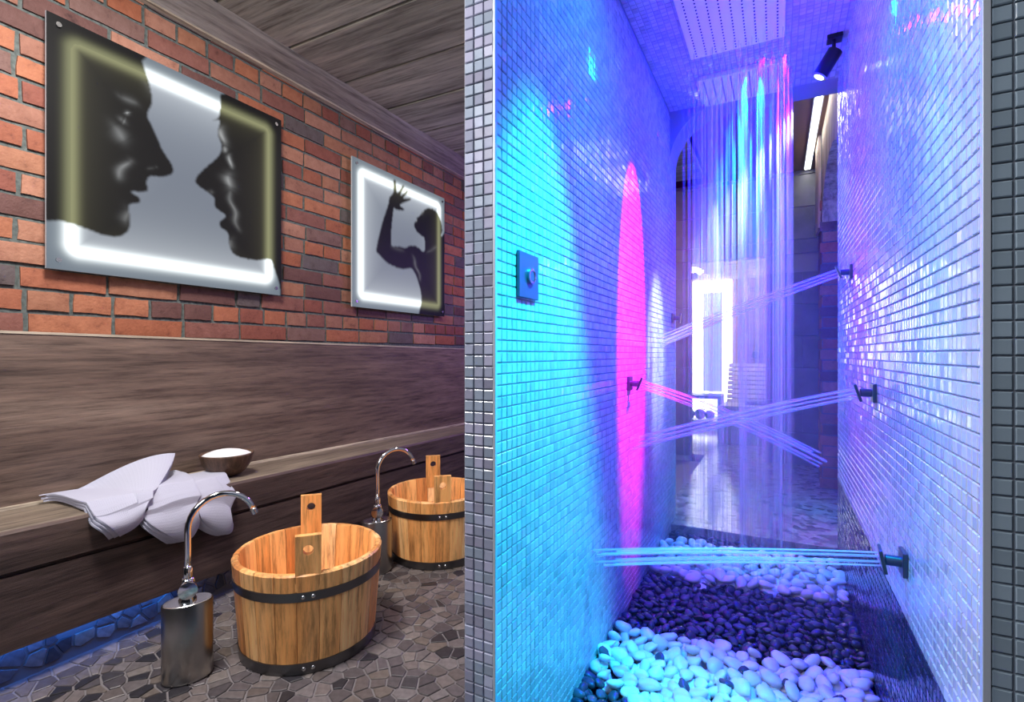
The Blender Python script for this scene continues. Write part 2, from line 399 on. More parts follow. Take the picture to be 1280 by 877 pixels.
# stone-clad riser below the bench
riser = struct(MB().box((-2.42, .15, -.01), (-2.176, 5.2, .10)).obj('trim_1', M['stone_grout']), 'stone clad plinth below the bench')
rc = voronoi(.4, 3.9, 0.012, .10, .05, .008, seed=4); RF = lambda a, b, c: (c, a, b)
for poly in rc:
    cx = sum(p[0] for p in poly)/len(poly); cy = sum(p[1] for p in poly)/len(poly)
    mb = MB(); mb.col = R.choice(scol); stone(mb, poly, RF, .003, (cx, cy)); o = mb.obj('stone', M['stone'], riser); o.location = (-2.174, cx, cy)

# ------------------------------------------------------------------ dry room ceiling
ceil = struct(MB().box((-2.7, -.8, 2.70), (XL-.02, 5.4, 2.80)).obj('ceiling', M['dark']), 'dark grey plank ceiling')
y = -.35
ys = [1.46, 1.855, 2.245, 2.615, 3.0]
edges = [.28, .67, 1.065]+ys+[3.39, 3.78, 4.17, 4.56, 4.95]
for a, b in zip(edges[:-1], edges[1:]):
    mb = MB().bbox((-.9, -(b-a)/2+.006, -.02), (.9, (b-a)/2-.006, .03), .006); o = mb.obj('plank', M['plank'], ceil); o.location = (-1.50, (a+b)/2, 2.665+R.uniform(-.002, .002))
mb = MB(); n = 40; prof = [(-2.44, 2.572), (-2.425, 2.566), (-2.29, 2.628), (-2.268, 2.645), (-2.268, 2.75), (-2.44, 2.75)]
vs = []
for i in range(n+1):
    y = .1+5.2*i/n; vs += [(x+.006*noise.noise((i*.3, k, 0)), y, z_+.006*noise.noise((i*.35, k, 3))) for k, (x, z_) in enumerate(prof)]
N = len(prof); fs = [tuple(range(N)), tuple(n*N+i for i in range(N-1, -1, -1))]
for i in range(n):
    for j in range(N): q = (j+1) % N; fs.append((i*N+j, i*N+q, (i+1)*N+q, (i+1)*N+j))
struct(mb.add(vs, fs).obj('trim_2', M['beam']), 'pale grey rough timber beam along the top of the brick wall')
vs = []
for i in range(n+1):
    y = .1+5.2*i/n; w_ = .005*noise.noise((i*.5, 9, 2)); vs += [(-2.428, y, 2.560+w_), (-2.405, y, 2.566+w_), (-2.405, y, 2.578+w_), (-2.428, y, 2.575+w_)]
fs = [(0, 1, 2, 3), tuple(n*4+k for k in (3, 2, 1, 0))]
for i in range(n):
    for j in range(4): q = (j+1) % 4; fs.append((i*4+j, i*4+q, (i+1)*4+q, (i+1)*4+j))
MB().add(vs, fs).obj('light_washed_edge', M['batten'], bpy.data.objects['trim_2'])  # pale strip: light washing the beam's lower edge, put into the colour
# cross beam seen by the partition top
o = MB().bbox((-.78, .6, 2.56), (-.66, 2.2, 2.64), .01).obj('trim_3', M['beam']); struct(o, 'timber beam beside the mosaic partition')

# ------------------------------------------------------------------ mosaic walls
def tile_mesh(col, seed, m, s=TP-.0026, h=.0035, tilt=.02):
    rr = random.Random(seed); mb = MB(); mb.col = col; a = s/2; b = a-.0016
    tx, ty = rr.gauss(0, tilt), rr.gauss(0, tilt)
    lo = [(-a, -a, -.002), (a, -a, -.002), (a, a, -.002), (-a, a, -.002)]
    mi = [(x, y, h*.55+tx*x+ty*y) for x, y, _ in lo]
    hi = [(x*b/a, y*b/a, h+tx*x+ty*y) for x, y, _ in lo]
    fs = []
    for k in range(4): j = (k+1) % 4; fs += [(k, j, 4+j, 4+k), (4+k, 4+j, 8+j, 8+k)]
    fs.append((8, 9, 10, 11)); mb.add(lo+mi+hi, fs)
    return mb.mesh('tile', m, fix=False), lo+mi+hi, fs
def mosaic(wall, origin, ea, eb, na, nb, cols_fn, m, order=None, parts=300, skip=None, tilt=.02, seed=1):
    """grid of tiles: position = origin + ea*(i+.5)*TP + eb*(j+.5)*TP, normal = ea x eb"""
    ea, eb = Vector(ea), Vector(eb); nn = ea.cross(eb); rot = Matrix((ea, eb, nn)).transposed().to_euler()
    rr = random.Random(seed); idx = [(i, j) for i in range(na) for j in range(nb) if not (skip and skip(i, j))]
    if order: idx.sort(key=order)
    cache = {}; fld = MB(); fv = []; ff = []; fc = []
    for k, (i, j) in enumerate(idx):
        p = Vector(origin)+ea*((i+.5)*TP)+eb*((j+.5)*TP); key, col = cols_fn(i, j, rr); vv = rr.randrange(8)
        if (key, vv) not in cache: cache[(key, vv)] = tile_mesh(col, hash((str(key), vv, seed)) % 9973 if False else (vv*131+seed*17+len(cache)), m, tilt=tilt)
        me, V, F = cache[(key, vv)]
        if k < parts:
            o = link('tile', me, wall); o.location = p; o.rotation_euler = rot
        else:
            off = len(fv); fv += [tuple(p+ea*x+eb*y+nn*z) for x, y, z in V]; ff += [tuple(q+off for q in f) for f in F]; fc += [col]*len(V)
    if fv:
        fld.v, fld.f, fld.c = fv, ff, fc; stuff(fld.obj('tile_field', m, wall, fix=False))
def cream(i, j, rr):
    k = rr.randrange(6); g = (.56, .60, .52, .64, .59, .48)[k]; return ('c', k), (g*.98, g, g*1.02)
def shade_navy(i, j, rr):
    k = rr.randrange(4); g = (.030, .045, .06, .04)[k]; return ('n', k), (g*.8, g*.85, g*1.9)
def greyf(i, j, rr):
    k = rr.randrange(9); g = (.40, .44, .48, .36, .42, .46, .52, .38, .33)[k]; tint = ((.92, .98, 1.25), (.86, 1.0, 1.22), (.97, .96, 1.25))[k % 3]
    return ('g', k), tuple(g*q for q in tint)
def greyr(i, j, rr):
    k = rr.randrange(6); g = (.38, .42, .44, .36, .41, .46)[k]; return ('r', k), (g*.74, g*.95, g*1.10)
TH = .09
part = struct(MB().box((XL-.0795, YF+.004, -.1), (XL-.002, YE+.18, 2.75)).obj('wall_shower_left', M['grout']), 'shower wall of small glossy pale mosaic tiles beside the dry room')
nzl = int((ZC+.02)/TP); nyl = int((YE+.17-YF)/TP)
# normal +x: (0,1,0)x(0,0,1)
mosaic(part, (XL-.001, YF+.004, -.02), (0, 1, 0), (0, 0, 1), nyl, nzl, cream, M["tile"], order=lambda q: q[0]*3+(0 if 10 < q[1] < 76 else 500), tilt=.016, seed=1)
# end face of the partition
pl = struct(MB().box((XL-.0790, YF, -.1), (XL-.0005, YF+.03, 2.75)).obj('wall_pillar_left', M['grout_face']), 'narrow end face of the mosaic partition, three grey tiles wide')
mosaic(pl, (XL-.0005-3*TP, YF-.001, .1), (1, 0, 0), (0, 0, 1), 3, 74, greyf, M['tile_face'], tilt=.022, seed=2)
rw = struct(MB().box((XR+.002, YF+.004, -.1), (XR+.25, YE, 2.75)).obj('wall_shower_right', M['grout']), 'shower wall of small glossy mosaic tiles with massage nozzles')
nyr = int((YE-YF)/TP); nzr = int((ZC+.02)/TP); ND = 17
def rcol(i, j, rr): return shade_navy(i, j, rr) if j < ND else cream(i, j, rr)  # lower rows: shade on the wall, put into the tile colour
# normal must face -x: ea x eb = (0,-1,0)x(0,0,1) = (-1,0,0)
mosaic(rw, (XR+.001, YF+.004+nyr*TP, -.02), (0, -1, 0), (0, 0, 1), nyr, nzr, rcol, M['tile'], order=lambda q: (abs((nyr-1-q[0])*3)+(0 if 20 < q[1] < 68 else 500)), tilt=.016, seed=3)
pr = struct(MB().box((XR+.004, YF, -.1), (XR+1.2, YF+.03, 2.75)).obj('wall_pillar_right', M['grout_face']), 'front face of the shower wall in flat grey-green mosaic tiles')
mosaic(pr, (XR+.004, YF-.001, .1), (1, 0, 0), (0, 0, 1), 12, 74, greyr, M['tile_face'], order=lambda q: q[0]*60+abs(q[1]-37), tilt=.006, seed=5)
struct(MB().bbox((XR-.006, YF-.006, -.05), (XR+.004, YF+.006, 2.7), .001).obj('trim_4', M['alu']), 'slim metal edge trim on the shower wall corner')
struct(MB().bbox((XL-.003, YF-.004, -.05), (XL+.004, YF+.006, 2.7), .001).obj('trim_5', M['alu']), 'slim metal edge trim on the partition corner')
cs = struct(MB().box((XL-.01, YF, ZC+.002), (XR+.01, 3.10, 2.75)).obj('ceiling_shower', M['grout']), 'shower ceiling of small mosaic tiles')
mosaic(cs, (XL, YF, ZC+.003), (0, 1, 0), (1, 0, 0), int(2.1/TP), int((XR-XL)/TP)+1, cream, M['tile'], order=lambda q: -q[0]*100+q[1], tilt=.016, seed=6, skip=lambda i, j: i < 36)
# rounded arch corner at the end of the shower
ar = .30; poly = [(XL-.01, ZC+.01), (XL+ar, ZC+.01)]+[(XL+ar-ar*math.sin(t), ZC-ar+ar*math.cos(t)) for t in np.linspace(0, math.pi/2, 14)]+[(XL-.01, ZC-ar)]
struct(MB().prism(poly, lambda a, b, d: (a, d, b), 3.09, 3.29).obj('trim_6', M['grout']), 'rounded arch corner where the shower opens to the relax room')
struct(MB().box((XL-.08, 3.10, ZC+.004), (XR+.3, 3.29, 2.8)).obj('trim_7', M['grout']), 'lintel above the shower exit')

# ------------------------------------------------------------------ shower floor, far floor
struct(MB().box((XL, .2, -.12), (XR, YE+.02, -.03)).obj('floor_shower', M['basin']), 'sunken pebble basin of the shower')
struct(MB().box((XR, -.8, -.12), (1.5, YF+.02, -.004)).obj('floor_front', M['basin']), 'plain floor in front of the shower')
struct(MB().box((-1.9, YD+.1, -.12), (XL-.08, 7.4, ZF)).obj('floor_back', M['wetfloor']), 'wet stone floor of the far relax room')
struct(MB().bbox((XL-.08, YE, -.12), (1.6, 7.4, ZF), .004).obj('floor_relax', M['wetfloor']), 'wet stone mosaic floor beyond the shower')

# ------------------------------------------------------------------ relax room shell
wend = struct(MB().box((-2.42, YD+.012, -.1), (-.762, YD+.12, 2.8)).obj('wall_end', M['greygrout']), 'grey large format tile wall with a glass door')
MB().box((-.10, YD+.012, -.1), (1.6, YD+.12, 2.8)).obj('wall_section', M['greygrout'], wend)
MB().box((-.762, YD+.012, 1.95), (-.10, YD+.12, 2.8)).obj('lintel', M['greygrout'], wend)
z = ZF; row = 0
while z < 2.69:
    z1 = min(z+.287, 2.70)
    segs = [(-2.42, -.762), (-.10, 1.3)] if z1 <= 1.955 else [(-2.42, 1.3)]
    for a, b in segs:
        x = a; first = True
        while x < b-.02:
            x1 = min(x+(.3 if (first and row % 2) else .6), b); first = False
            zz = max(z, 1.953) if (z < 1.95 < z1 and not (b <= -.76 or a >= -.11)) else z
            MB().bbox((x+.0015, YD, zz+.0015), (x1-.0015, YD+.013, z1-.0015), .0015).obj('tile', M['greytile'], wend); x = x1
    z += .29; row += 1
struct(MB().box((-1.9, 3.29, 2.70), (1.6, YD+.1, 2.80)).obj('ceiling_relax', M['ceilbrown']), 'brown ceiling beyond the shower')
t_ = thing('ceiling_light', 'long white linear light on the brown ceiling', 'ceiling light', (.235, 4.3, 2.70))
MB().bbox((-.03, -.96, -.012), (.03, .96, 0), .003).obj('housing', M['alu'], t_); MB().bbox((-.02, -.95, -.018), (.02, .95, -.010), .003).obj('diffuser', M['lampwhite'], t_)
# side wall with an arched brick niche
XA = .292; ya, yb = 3.20, 4.42; zs, zk = 2.02, 2.33
arch = [(yb, zs)]+[((ya+yb)/2+(yb-ya)/2*math.cos(t), zs+(zk-zs)*math.sin(t)) for t in np.linspace(.12, math.pi-.12, 18)]+[(ya, zs)]
poly = [(3.10, ZF), (3.10, 2.70), (4.80, 2.70), (4.80, ZF), (yb, ZF)]+arch+[(ya, ZF)]
# build as strips to avoid a concave face
wr = struct(MB().box((XA, 3.12, ZF), (XA+.3, ya, 2.70)).obj('wall_right', M['raw']), 'pale raw wood faced wall with an arched brick opening')
mb = MB()
top = [(ya, 2.70), (yb, 2.70)]
arch2 = arch[::-1]
for (y0, z0), (y1, z1) in zip(arch2[:-1], arch2[1:]):
    mb.add([(XA, y0, z0), (XA, y1, z1), (XA, y1, 2.70), (XA, y0, 2.70), (XA+.3, y0, z0), (XA+.3, y1, z1), (XA+.3, y1, 2.70), (XA+.3, y0, 2.70)], [(0, 1, 2, 3), (7, 6, 5, 4), (0, 4, 5, 1)])
mb.obj('arch_header', M['raw'], wr)
MB().box((XA, yb+.012, ZF), (XA+.3, 4.80, 2.70)).obj('pier', M['mortar'], wr)
MB().box((XA-.02, yb+.09, 2.0), (XA+.001, 4.82, 2.70)).obj('raw_edge_board', M['raw'], wr)
MB().box((XA+.30, 3.12, ZF), (XA+.34, 5.3, 2.7)).obj('niche_back', M['dull'], wr)
zz = ZF+.045; k = 0
JM = [brick_mesh(.20, .068, .006, c, i+90) for i, c in enumerate(bcols)]
while zz < 2.30:
    # courses on the jamb facing the shower, and on the pier side
    for dx in ((.105,) if k % 2 else (.06, .20)):
        me = R.choice(JM if k % 2 else HM); o = link('brick', me, wr); o.location = (XA+dx+(0 if k % 2 else -.01), yb+.012, zz); o.rotation_euler = (0, 0, -math.pi/2)
    for dy in (.075, .215, .33)[:3 if k % 2 else 2]:
        o = link('brick', R.choice(HM), wr); o.location = (XA, yb+dy+(0 if k % 2 else .06), zz); o.rotation_euler = (0, 0, math.pi)
    zz += .079; k += 1
# inner relax room
struct(MB().box((-1.9, 7.30, -.1), (1.6, 7.42, 2.8)).obj('wall_back', M['farwood']), 'wood panelled wall of the far relax room')
struct(MB().box((-1.95, YD+.1, -.1), (-1.85, 7.35, 2.8)).obj('wall_relax_left', M['dull']))
struct(MB().box((1.3, 3.3, -.1), (1.4, 7.35, 2.8)).obj('wall_relax_right', M['dull']))
struct(MB().box((-1.9, YD+.1, 2.45), (1.6, 7.4, 2.55)).obj('ceiling_back', M['ceilbrown']))
for i, (a, b) in enumerate([(2.02, 2.22), (2.22, 2.42)]):
    MB().bbox((-1.85, -.012, a+.003), (1.3, .0, b-.003), .003).obj('panel_board', M['slat'], bpy.data.objects['wall_back']).location = (0, 7.30, 0)
# glass door
d1 = struct(thing('door_1', 'clear frameless glass door with steel hinges', 'door', (-.43, YD+.06, ZF)), 'clear frameless glass door with steel hinges'); del d1['category']
MB().box((-.325, -.004, .01), (.325, .004, 1.885)).obj('pane', M['glass'], d1)
for hz in (.30, 1.77):
    MB().bbox((-.332, -.014, hz-.03), (-.27, .014, hz+.03), .004).obj('hinge', M['tblack'], d1)
# backlit panel
a0, a1 = aty(866, 352, 7.27), aty(915, 528, 7.27)
t_ = thing('light_panel', 'glowing white backlit wall panel in the far room', 'light panel', ((a0.x+a1.x)/2, 7.295, a1.z))
wdt, hgt = (a1.x-a0.x)/2, a0.z-a1.z
MB().bbox((-wdt, -.03, 0), (wdt, 0, hgt), .004).obj('glowing_border', M['panelglow'], t_)
MB().box((-wdt*.45, -.034, .40), (wdt*.5, -.029, hgt-.16)).obj('centre_panel', M['panelcentre'], t_)
# low dark table with balls
p = aty(884, 525, 6.75); tb = thing('low_table', 'low dark frame table before the glowing panel', 'table', (-.825, 6.75, ZF))
MB().bbox((-.42, -.2, .46), (.23, .2, .50), .004).obj('table_top', M['tblack'], tb)
for sx in (-.40, .19): MB().bbox((sx, -.2, .0), (sx+.04, .2, .46), .004).obj('leg', M['tblack'], tb)
MB().bbox((-.36, -.18, .12), (.19, .18, .19), .003).obj('shelf', M['tblack'], tb)
for k, (dx, r) in enumerate([(-.13, .062), (-.01, .066), (.10, .06)]):
    mb = MB(); pf = [(r*math.sin(t)*(1+.04*math.cos(3*t)), r-r*math.cos(t)*.96) for t in np.linspace(.02, math.pi-.02, 12)]; mb.lathe(pf, 18)
    o = mb.obj('decorative_ball', M['ball'], None, True); o.location = (-.84+dx, 6.70, ZF+.191); tag(o, 'pale round ball on the shelf of the low dark table', 'ball', 'balls on the low table')
# lounger
lg = thing('lounger', 'heated tiled lounger with pale slatted backrest and dark head roll', 'lounger', (-.28, 6.3, ZF))
MB().bbox((-.30, -.15, 0), (.40, .75, .40), .01).obj('base', M['lounger'], lg)
for k in range(6): MB().bbox((-.30, -.15+k*.085, .40), (.40, -.07+k*.085, .425), .006).obj('seat_slat', M['slat'], lg)
for k in range(9):
    yy = .36+.035*k; z0 = .42+.052*k
    mb = MB().bbox((-.26, -.012, -.024), (.40, .012, .024), .006); o = mb.obj('back_slat', M['slat'], lg); o.location = (0, yy, z0+.02); o.rotation_euler = (-.55, 0, 0)
MB().tube([(-.05, .05, .455), (.38, .05, .455)], .03, 14).obj('head_roll', M['tblack'], lg, 40)
p = aty(945, 443, 7.27); o = MB().lathe([(.0, 0), (.045, 0), (.05, .006), (.05, .02)], 24).obj('wall_vent', M['tblack']); o.location = p; o.rotation_euler = (-math.pi/2, 0, 0); tag(o, 'round dark vent on the wood wall above the lounger', 'vent')
lamp('relax_room_light', 'AREA', (-.4, 6.4, 2.42), (-.4, 6.4, 0), (1, .93, .88), 30, shape='DISK', size=.4)

lamp('niche_blue_light', 'POINT', (.46, 3.75, 1.7), None, (.08, .15, 1), 9, shadow_soft_size=.05)
# ------------------------------------------------------------------ backlit pictures on the brick wall
def inpoly(Y, Z, poly):
    ins = np.zeros(Y.shape, bool); n = len(poly)
    for i in range(n):
        (x0, y0), (x1, y1) = poly[i], poly[i-1]
        if y0 == y1: continue
        c = ((y0 > Z) != (y1 > Z)) & (Y < (x1-x0)*(Z-y0)/(y1-y0)+x0); ins ^= c
    return ins
def blur(a, k):
    for ax in (0, 1):
        s = sum(np.roll(a, i, ax) for i in range(-k, k+1))/(2*k+1); a = s
    return a
def lin(c): c = np.array(c, float)/255; return np.where(c <= .04045, c/12.92, ((c+.055)/1.055)**2.4)
XP = -2.392
def P(u, v): q = atx(u, v, XP); return (q.y, q.z)
def stroke(Y, Z, a, b, w):
    a, b = np.array(P(*a)), np.array(P(*b)); d = b-a; L = max(d@d, 1e-9)
    t = np.clip(((Y-a[0])*d[0]+(Z-a[1])*d[1])/L, 0, 1); r = np.sqrt((Y-a[0]-t*d[0]+.008*np.sin(Z*60))**2+(Z-a[1]-t*d[1])**2); return np.exp(-(r/(w*.8))**1.3)*(.35+.65*np.sin(np.pi*t)**.8)
def curve(pts, sub=4):
    out = []; n = len(pts)
    for i in range(n):
        p0, p1, p2, p3 = (np.array(pts[(i+k-1) % n], float) for k in range(4))
        L = np.linalg.norm(p2-p1)
        if L > 30: out.append(tuple(p1)); continue
        for k in range(sub):
            t = k/sub; out.append(tuple(p1+.5*t*(p2-p0)+t*t*(p0-2.5*p1+2*p2-.5*p3)+t**3*(-.5*p0+1.5*p1-1.5*p2+.5*p3)))
    return out
def picture(rect, polys, lights, step, label, night, mirror_glow=True):
    y0, y1, z0, z1 = rect; ny = int((y1-y0)/step); nz = int((z1-z0)/step)
    Y, Z = np.meshgrid(np.linspace(y0, y1, ny+1), np.linspace(z0, z1, nz+1))
    ins = .075
    dx = np.minimum(Y-y0, y1-Y); dz = np.minimum(Z-z0, z1-Z); d = np.minimum(dx, dz)-ins   # <0 outside LED line
    # distance to the LED rectangle with rounded corners
    qx = np.maximum(ins+.03-dx, 0); qz = np.maximum(ins+.03-dz, 0); dd = np.where((qx > 0) & (qz > 0), .03-np.hypot(qx, qz), d)
    core = np.exp(-(dd/.026)**2); halo = np.where(dd > 0, np.exp(-np.abs(dd)/.10), np.exp(-np.abs(dd)/.03))
    mask = np.zeros(Y.shape)
    for pl in polys: mask = np.maximum(mask, inpoly(Y, Z, [P(*q) for q in curve(pl)]).astype(float))
    mask = np.clip(blur(np.pad(mask, 3, mode='edge'), 1)[3:-3, 3:-3], 0, 1)
    base = lin((128, 136, 150))[None, None]*np.ones(Y.shape+(1,)); base = base*(1+.25*np.clip((Z-z0)/(z1-z0)-.5, -.5, .5))[..., None]
    edge = lin((118, 130, 142))
    br = np.where(dd[..., None] > -.03, base, edge)+1.5*core[..., None]*np.array([.92, 1., .97])+.45*halo[..., None]*np.array([.95, 1, 1])
    dk = lin(night)+0*base; dk = dk+core[..., None]*lin((150, 152, 112))*.9+(halo**1.6)[..., None]*lin((84, 82, 58))*.7*(dd[..., None] > 0)
    hl = np.zeros(Y.shape)
    for a, b, w, s in lights: hl = np.maximum(hl, s*stroke(Y, Z, a, b, w))
    dk = dk+hl[..., None]*np.array([.55, .57, .58])
    img = br*(1-mask[..., None])+dk*mask[..., None]
    t_ = thing('picture_panel', label, 'picture', (XP-.004, (y0+y1)/2, z0), 'backlit pictures on the brick wall')
    c = Vector(t_.location)
    MB().box((-.006, y0-c.y, 0), (.0035, y1-c.y, z1-z0)).obj('glass_panel', M['panelbody'], t_)
    V = np.stack([np.full(Y.shape, XP)-c.x, Y-c.y, Z-c.z], -1).reshape(-1, 3); w = ny+1
    ii, jj = np.meshgrid(np.arange(ny), np.arange(nz)); a = (jj*w+ii).ravel(); F = np.stack([a, a+1, a+1+w, a+w], -1)
    me = bpy.data.meshes.new('printed_image'); me.from_pydata(V.tolist(), [], F.tolist())
    at = me.color_attributes.new('col', 'FLOAT_COLOR', 'POINT'); arr = np.ones((len(V), 4), np.float32); arr[:, :3] = img.reshape(-1, 3); at.data.foreach_set('color', arr.ravel())
    me.materials.append(M['print']); link('printed_image', me, t_)
    for yy in (y0+.035, y1-.035):
        for zz in (z0+.035, z1-.035):
            MB().tube([(-.03, yy-c.y, zz-c.z), (.012, yy-c.y, zz-c.z)], .009, 14).obj('standoff_screw', M['rivet'], t_, 40)
    # LED strip behind the panel
    for q0, q1 in (((y0+.06, z0+.06), (y1-.06, z0+.066)), ((y0+.06, z1-.066), (y1-.06, z1-.06)), ((y0+.06, z0+.066), (y0+.066, z1-.066)), ((y1-.066, z0+.066), (y1-.06, z1-.066))):
        MB().box((-.014, q0[0]-c.y, q0[1]-c.z), (-.009, q1[0]-c.y, q1[1]-c.z)).obj('led_strip', M['ledback'], t_)
M['panelbody'] = mat('acrylic_panel_edge', (.55, .6, .62), .2)
M['ledback'] = emis('led_back_glow', (.85, 1, .95), 2.0)
m = bpy.data.materials.new('backlit_print'); m.use_nodes = True; t = NT(m); t.l(t.attr(), t.b.inputs['Emission Color']); t.b.inputs['Emission Strength'].default_value = .85
t.b.inputs['Base Color'].default_value = (.006, .006, .006, 1); t.b.inputs['Roughness'].default_value = .5; t.b.inputs['Specular IOR Level'].default_value = .12; M['print'] = m
faceL = [(50, 0), (130, 40), (180, 67), (178, 77), (184, 95), (188, 111), (190, 128), (184, 144), (190, 157), (202, 185), (212, 201), (216, 209), (215, 217), (203, 221), (188, 220), (183, 228), (185, 237), (178, 240), (163, 239), (174, 247), (174, 253), (164, 255), (161, 260), (163, 277), (160, 288), (151, 295), (134, 295), (114, 288), (94, 281), (75, 276), (66, 275.8), (58, 275.4), (50, 275), (40, 275)]
faceR = [(283, 117), (276, 131), (273, 147), (264, 151), (274, 150), (274, 156), (272, 168), (277, 183), (272, 196), (254, 212), (245, 223), (247, 231), (266, 245), (268, 253), (270, 260), (281, 268), (281, 272), (275, 277), (276, 284), (285, 291), (286, 304), (292, 317), (306, 323), (322, 325), (338, 324), (343, 336), (349, 354), (352, 376), (360, 376), (360, 150)]
litL = [((158, 140), (159, 142), .008, 1.0), ((154, 150), (157, 152), .012, .7), ((141, 158), (156, 176), .022, .45), ((161, 201), (146, 222), .014, .55), ((158, 262), (159, 278), .02, .3), ((151, 121), (172, 129), .014, .32), ((184, 210), (193, 208), .006, .25), ((182, 100), (186, 118), .02, .12)]
litR = [((277, 161), (279, 178), .02, .8), ((279, 183), (283, 190), .012, .6), ((288, 195), (288, 208), .012, .8), ((287, 220), (286, 233), .025, .65), ((286, 238), (298, 286), .014, .4), ((290, 300), (289, 310), .02, .25), ((262, 240), (267, 241), .01, .25)]
picture(P1, [faceL, faceR], litL+litR, .0042, 'wide backlit picture of two dark face profiles looking at each other', (16, 15, 17))
body = [(525, 402), (527, 374), (523, 353), (515, 336), (502, 336), (485, 329), (473, 317), (470.5, 313), (473, 298), (478, 278), (484, 259.5), (486, 253), (487, 246), (492, 239.5), (492, 226), (494.6, 226), (496, 239.5), (498, 240), (503.2, 232), (505.2, 233), (501, 243), (502, 244), (508.6, 238), (510.3, 239.4), (504, 247.5), (512.6, 247.6), (512.9, 250), (503, 254), (500, 257), (505, 261), (504, 263), (495, 262), (492.5, 260), (490, 278), (489, 295), (489.5, 306.5), (498, 308), (506.6, 309.5), (512.6, 307), (519, 307.5), (524, 310), (528, 314), (531, 312), (530.5, 298), (526, 294), (520, 288), (517.5, 280), (521, 275), (520.5, 272.5), (524.5, 270), (528, 264.5), (535.5, 260), (545, 264), (551, 276), (552.8, 288), (551.8, 295.5), (560, 297), (560, 404)]
lit2 = [((527, 267), (530, 264), .01, .7), ((516, 320), (526, 350), .014, .25), ((534, 315), (546, 308), .012, .16), ((490, 309), (505, 313), .014, .12), ((520, 274), (521, 277), .008, .5)]
picture(P2, [body], lit2, .0062, 'square backlit picture of a dark figure raising one open hand', (14, 16, 22))

# ------------------------------------------------------------------ wooden foot tubs
def make_tub(loc, ang, label):
    tub = thing('foot_tub', label, 'tub', loc, 'wooden foot tubs on the stone floor')
    H, r0, r1, th, n = .335, .232, .258, .024, 22
    ov = 1.03
    def pt(a, r, z): x, y = r*math.cos(a)*ov, r*math.sin(a); return (x*math.cos(ang)-y*math.sin(ang), x*math.sin(ang)+y*math.cos(ang), z)
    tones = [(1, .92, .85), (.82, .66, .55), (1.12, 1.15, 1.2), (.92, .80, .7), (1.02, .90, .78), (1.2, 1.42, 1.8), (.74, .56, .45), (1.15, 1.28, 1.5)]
    rr = random.Random(3)
    hs = {0: 1, n//2: 1}
    for k in range(n):
        a0 = 2*math.pi*(k-.5)/n; a1 = 2*math.pi*(k+.5)/n; e = .0035
        mb = MB(); mb.col = rr.choice(tones); vs = []; S = 4
        for i in range(S+1):
            a = a0+e+(a1-a0-2*e)*i/S; q = .0015 if i in (0, S) else 0
            vs += [pt(a, r0-q, 0), pt(a, r1-q, H-.006), pt(a, r1-q-.006, H), pt(a, r1-th+.004, H), pt(a, r1-th, H-.006), pt(a, r0-th, .0)]
        fs = []
        for i in range(S):
            for j in range(6): q = (j+1) % 6; fs.append((i*6+j, i*6+q, (i+1)*6+q, (i+1)*6+j))
        fs += [tuple(range(6)), tuple(S*6+i for i in range(5, -1, -1))]
        mb.add(vs, fs).obj('stave', M['stave'], tub, 30)
    mb = MB(); mb.col = (.9, .8, .7); mb.lathe([(r0-th+.002, .035), (r0-th+.002, .05)], 40, sx=ov, ang=ang, cap0=True, cap1=True); mb.obj('base_board', M['stave'], tub)
    # upright handles with a finger hole
    for a in (0, math.pi):
        mb = MB(); mb.col = (1.02, .98, .92); w, hb, ht, hr, hz = .040, .281, H+.125, .0165, H+.078
        c = Vector(pt(a, r1-th*.5, 0)); rad = Vector(pt(a, 1, 0)).normalized(); tan = Vector((-rad.y, rad.x, 0))
        m_ = 24; ring = [(hr*math.cos(t), hz+hr*math.sin(t)) for t in np.linspace(0, 2*math.pi, m_, endpoint=False)]
        out = []
        for t in np.linspace(0, 2*math.pi, m_, endpoint=False):
            dx, dy = math.cos(t), math.sin(t); s = 1e9
            if dx > 1e-6: s = min(s, w/dx)
            if dx < -1e-6: s = min(s, -w/dx)
            if dy > 1e-6: s = min(s, (ht-hz)/dy)
            if dy < -1e-6: s = min(s, (hb-hz)/dy)
            out.append((dx*s, hz+dy*s))
        # snap corners
        for cx_, cz_ in ((w, ht), (-w, ht), (w, hb), (-w, hb)):
            k = min(range(m_), key=lambda i: (out[i][0]-cx_)**2+(out[i][1]-cz_)**2); out[k] = (cx_, cz_)
        tilt = (r1-r0)/H
        def W3(p_, d): return tuple(c+tan*p_[0]+rad*(d+tilt*(p_[1]-H)*.5)+Vector((0, 0, p_[1])))
        d0, d1 = -.017, .0072
        vs = [W3(q, d1) for q in out]+[W3(q, d1) for q in ring]+[W3(q, d0) for q in out]+[W3(q, d0) for q in ring]; fs = []
        for i in range(m_):
            j = (i+1) % m_; fs += [(i, j, m_+j, m_+i), (2*m_+i, 3*m_+i, 3*m_+j, 2*m_+j), (i, 2*m_+i, 2*m_+j, j), (m_+i, m_+j, 3*m_+j, 3*m_+i)]
        mb.add(vs, fs).obj('handle', M['stave'], tub, 30)
    for zc, hh in ((.262, .030), (.020, .036)):
        ra = r0+(r1-r0)*zc/H; mb = MB(); z0, z1 = zc-hh/2, zc+hh/2; k = (r1-r0)/H
        ri0, ri1 = r0+k*z0, r0+k*z1
        mb.lathe([(ri0-.001, z0), (ri0+.0035, z0), (ri1+.0035, z1), (ri1-.001, z1)], 64, sx=ov, ang=ang)
        hoop = mb.obj('hoop', M['hoop'], tub, 40)
        for da in (-.06, .06):
            p = Vector(pt(da, ra+.003, zc)); rad = Vector(pt(da, 1, 0)).normalized()
            q = MB().tube([p, p+rad*.003, p+rad*.005], [.0075, .0065, .003], 10).obj('rivet', M['rivet'], hoop, True)
    return tub
def hang(c): return math.atan2(-c[1], -c[0])
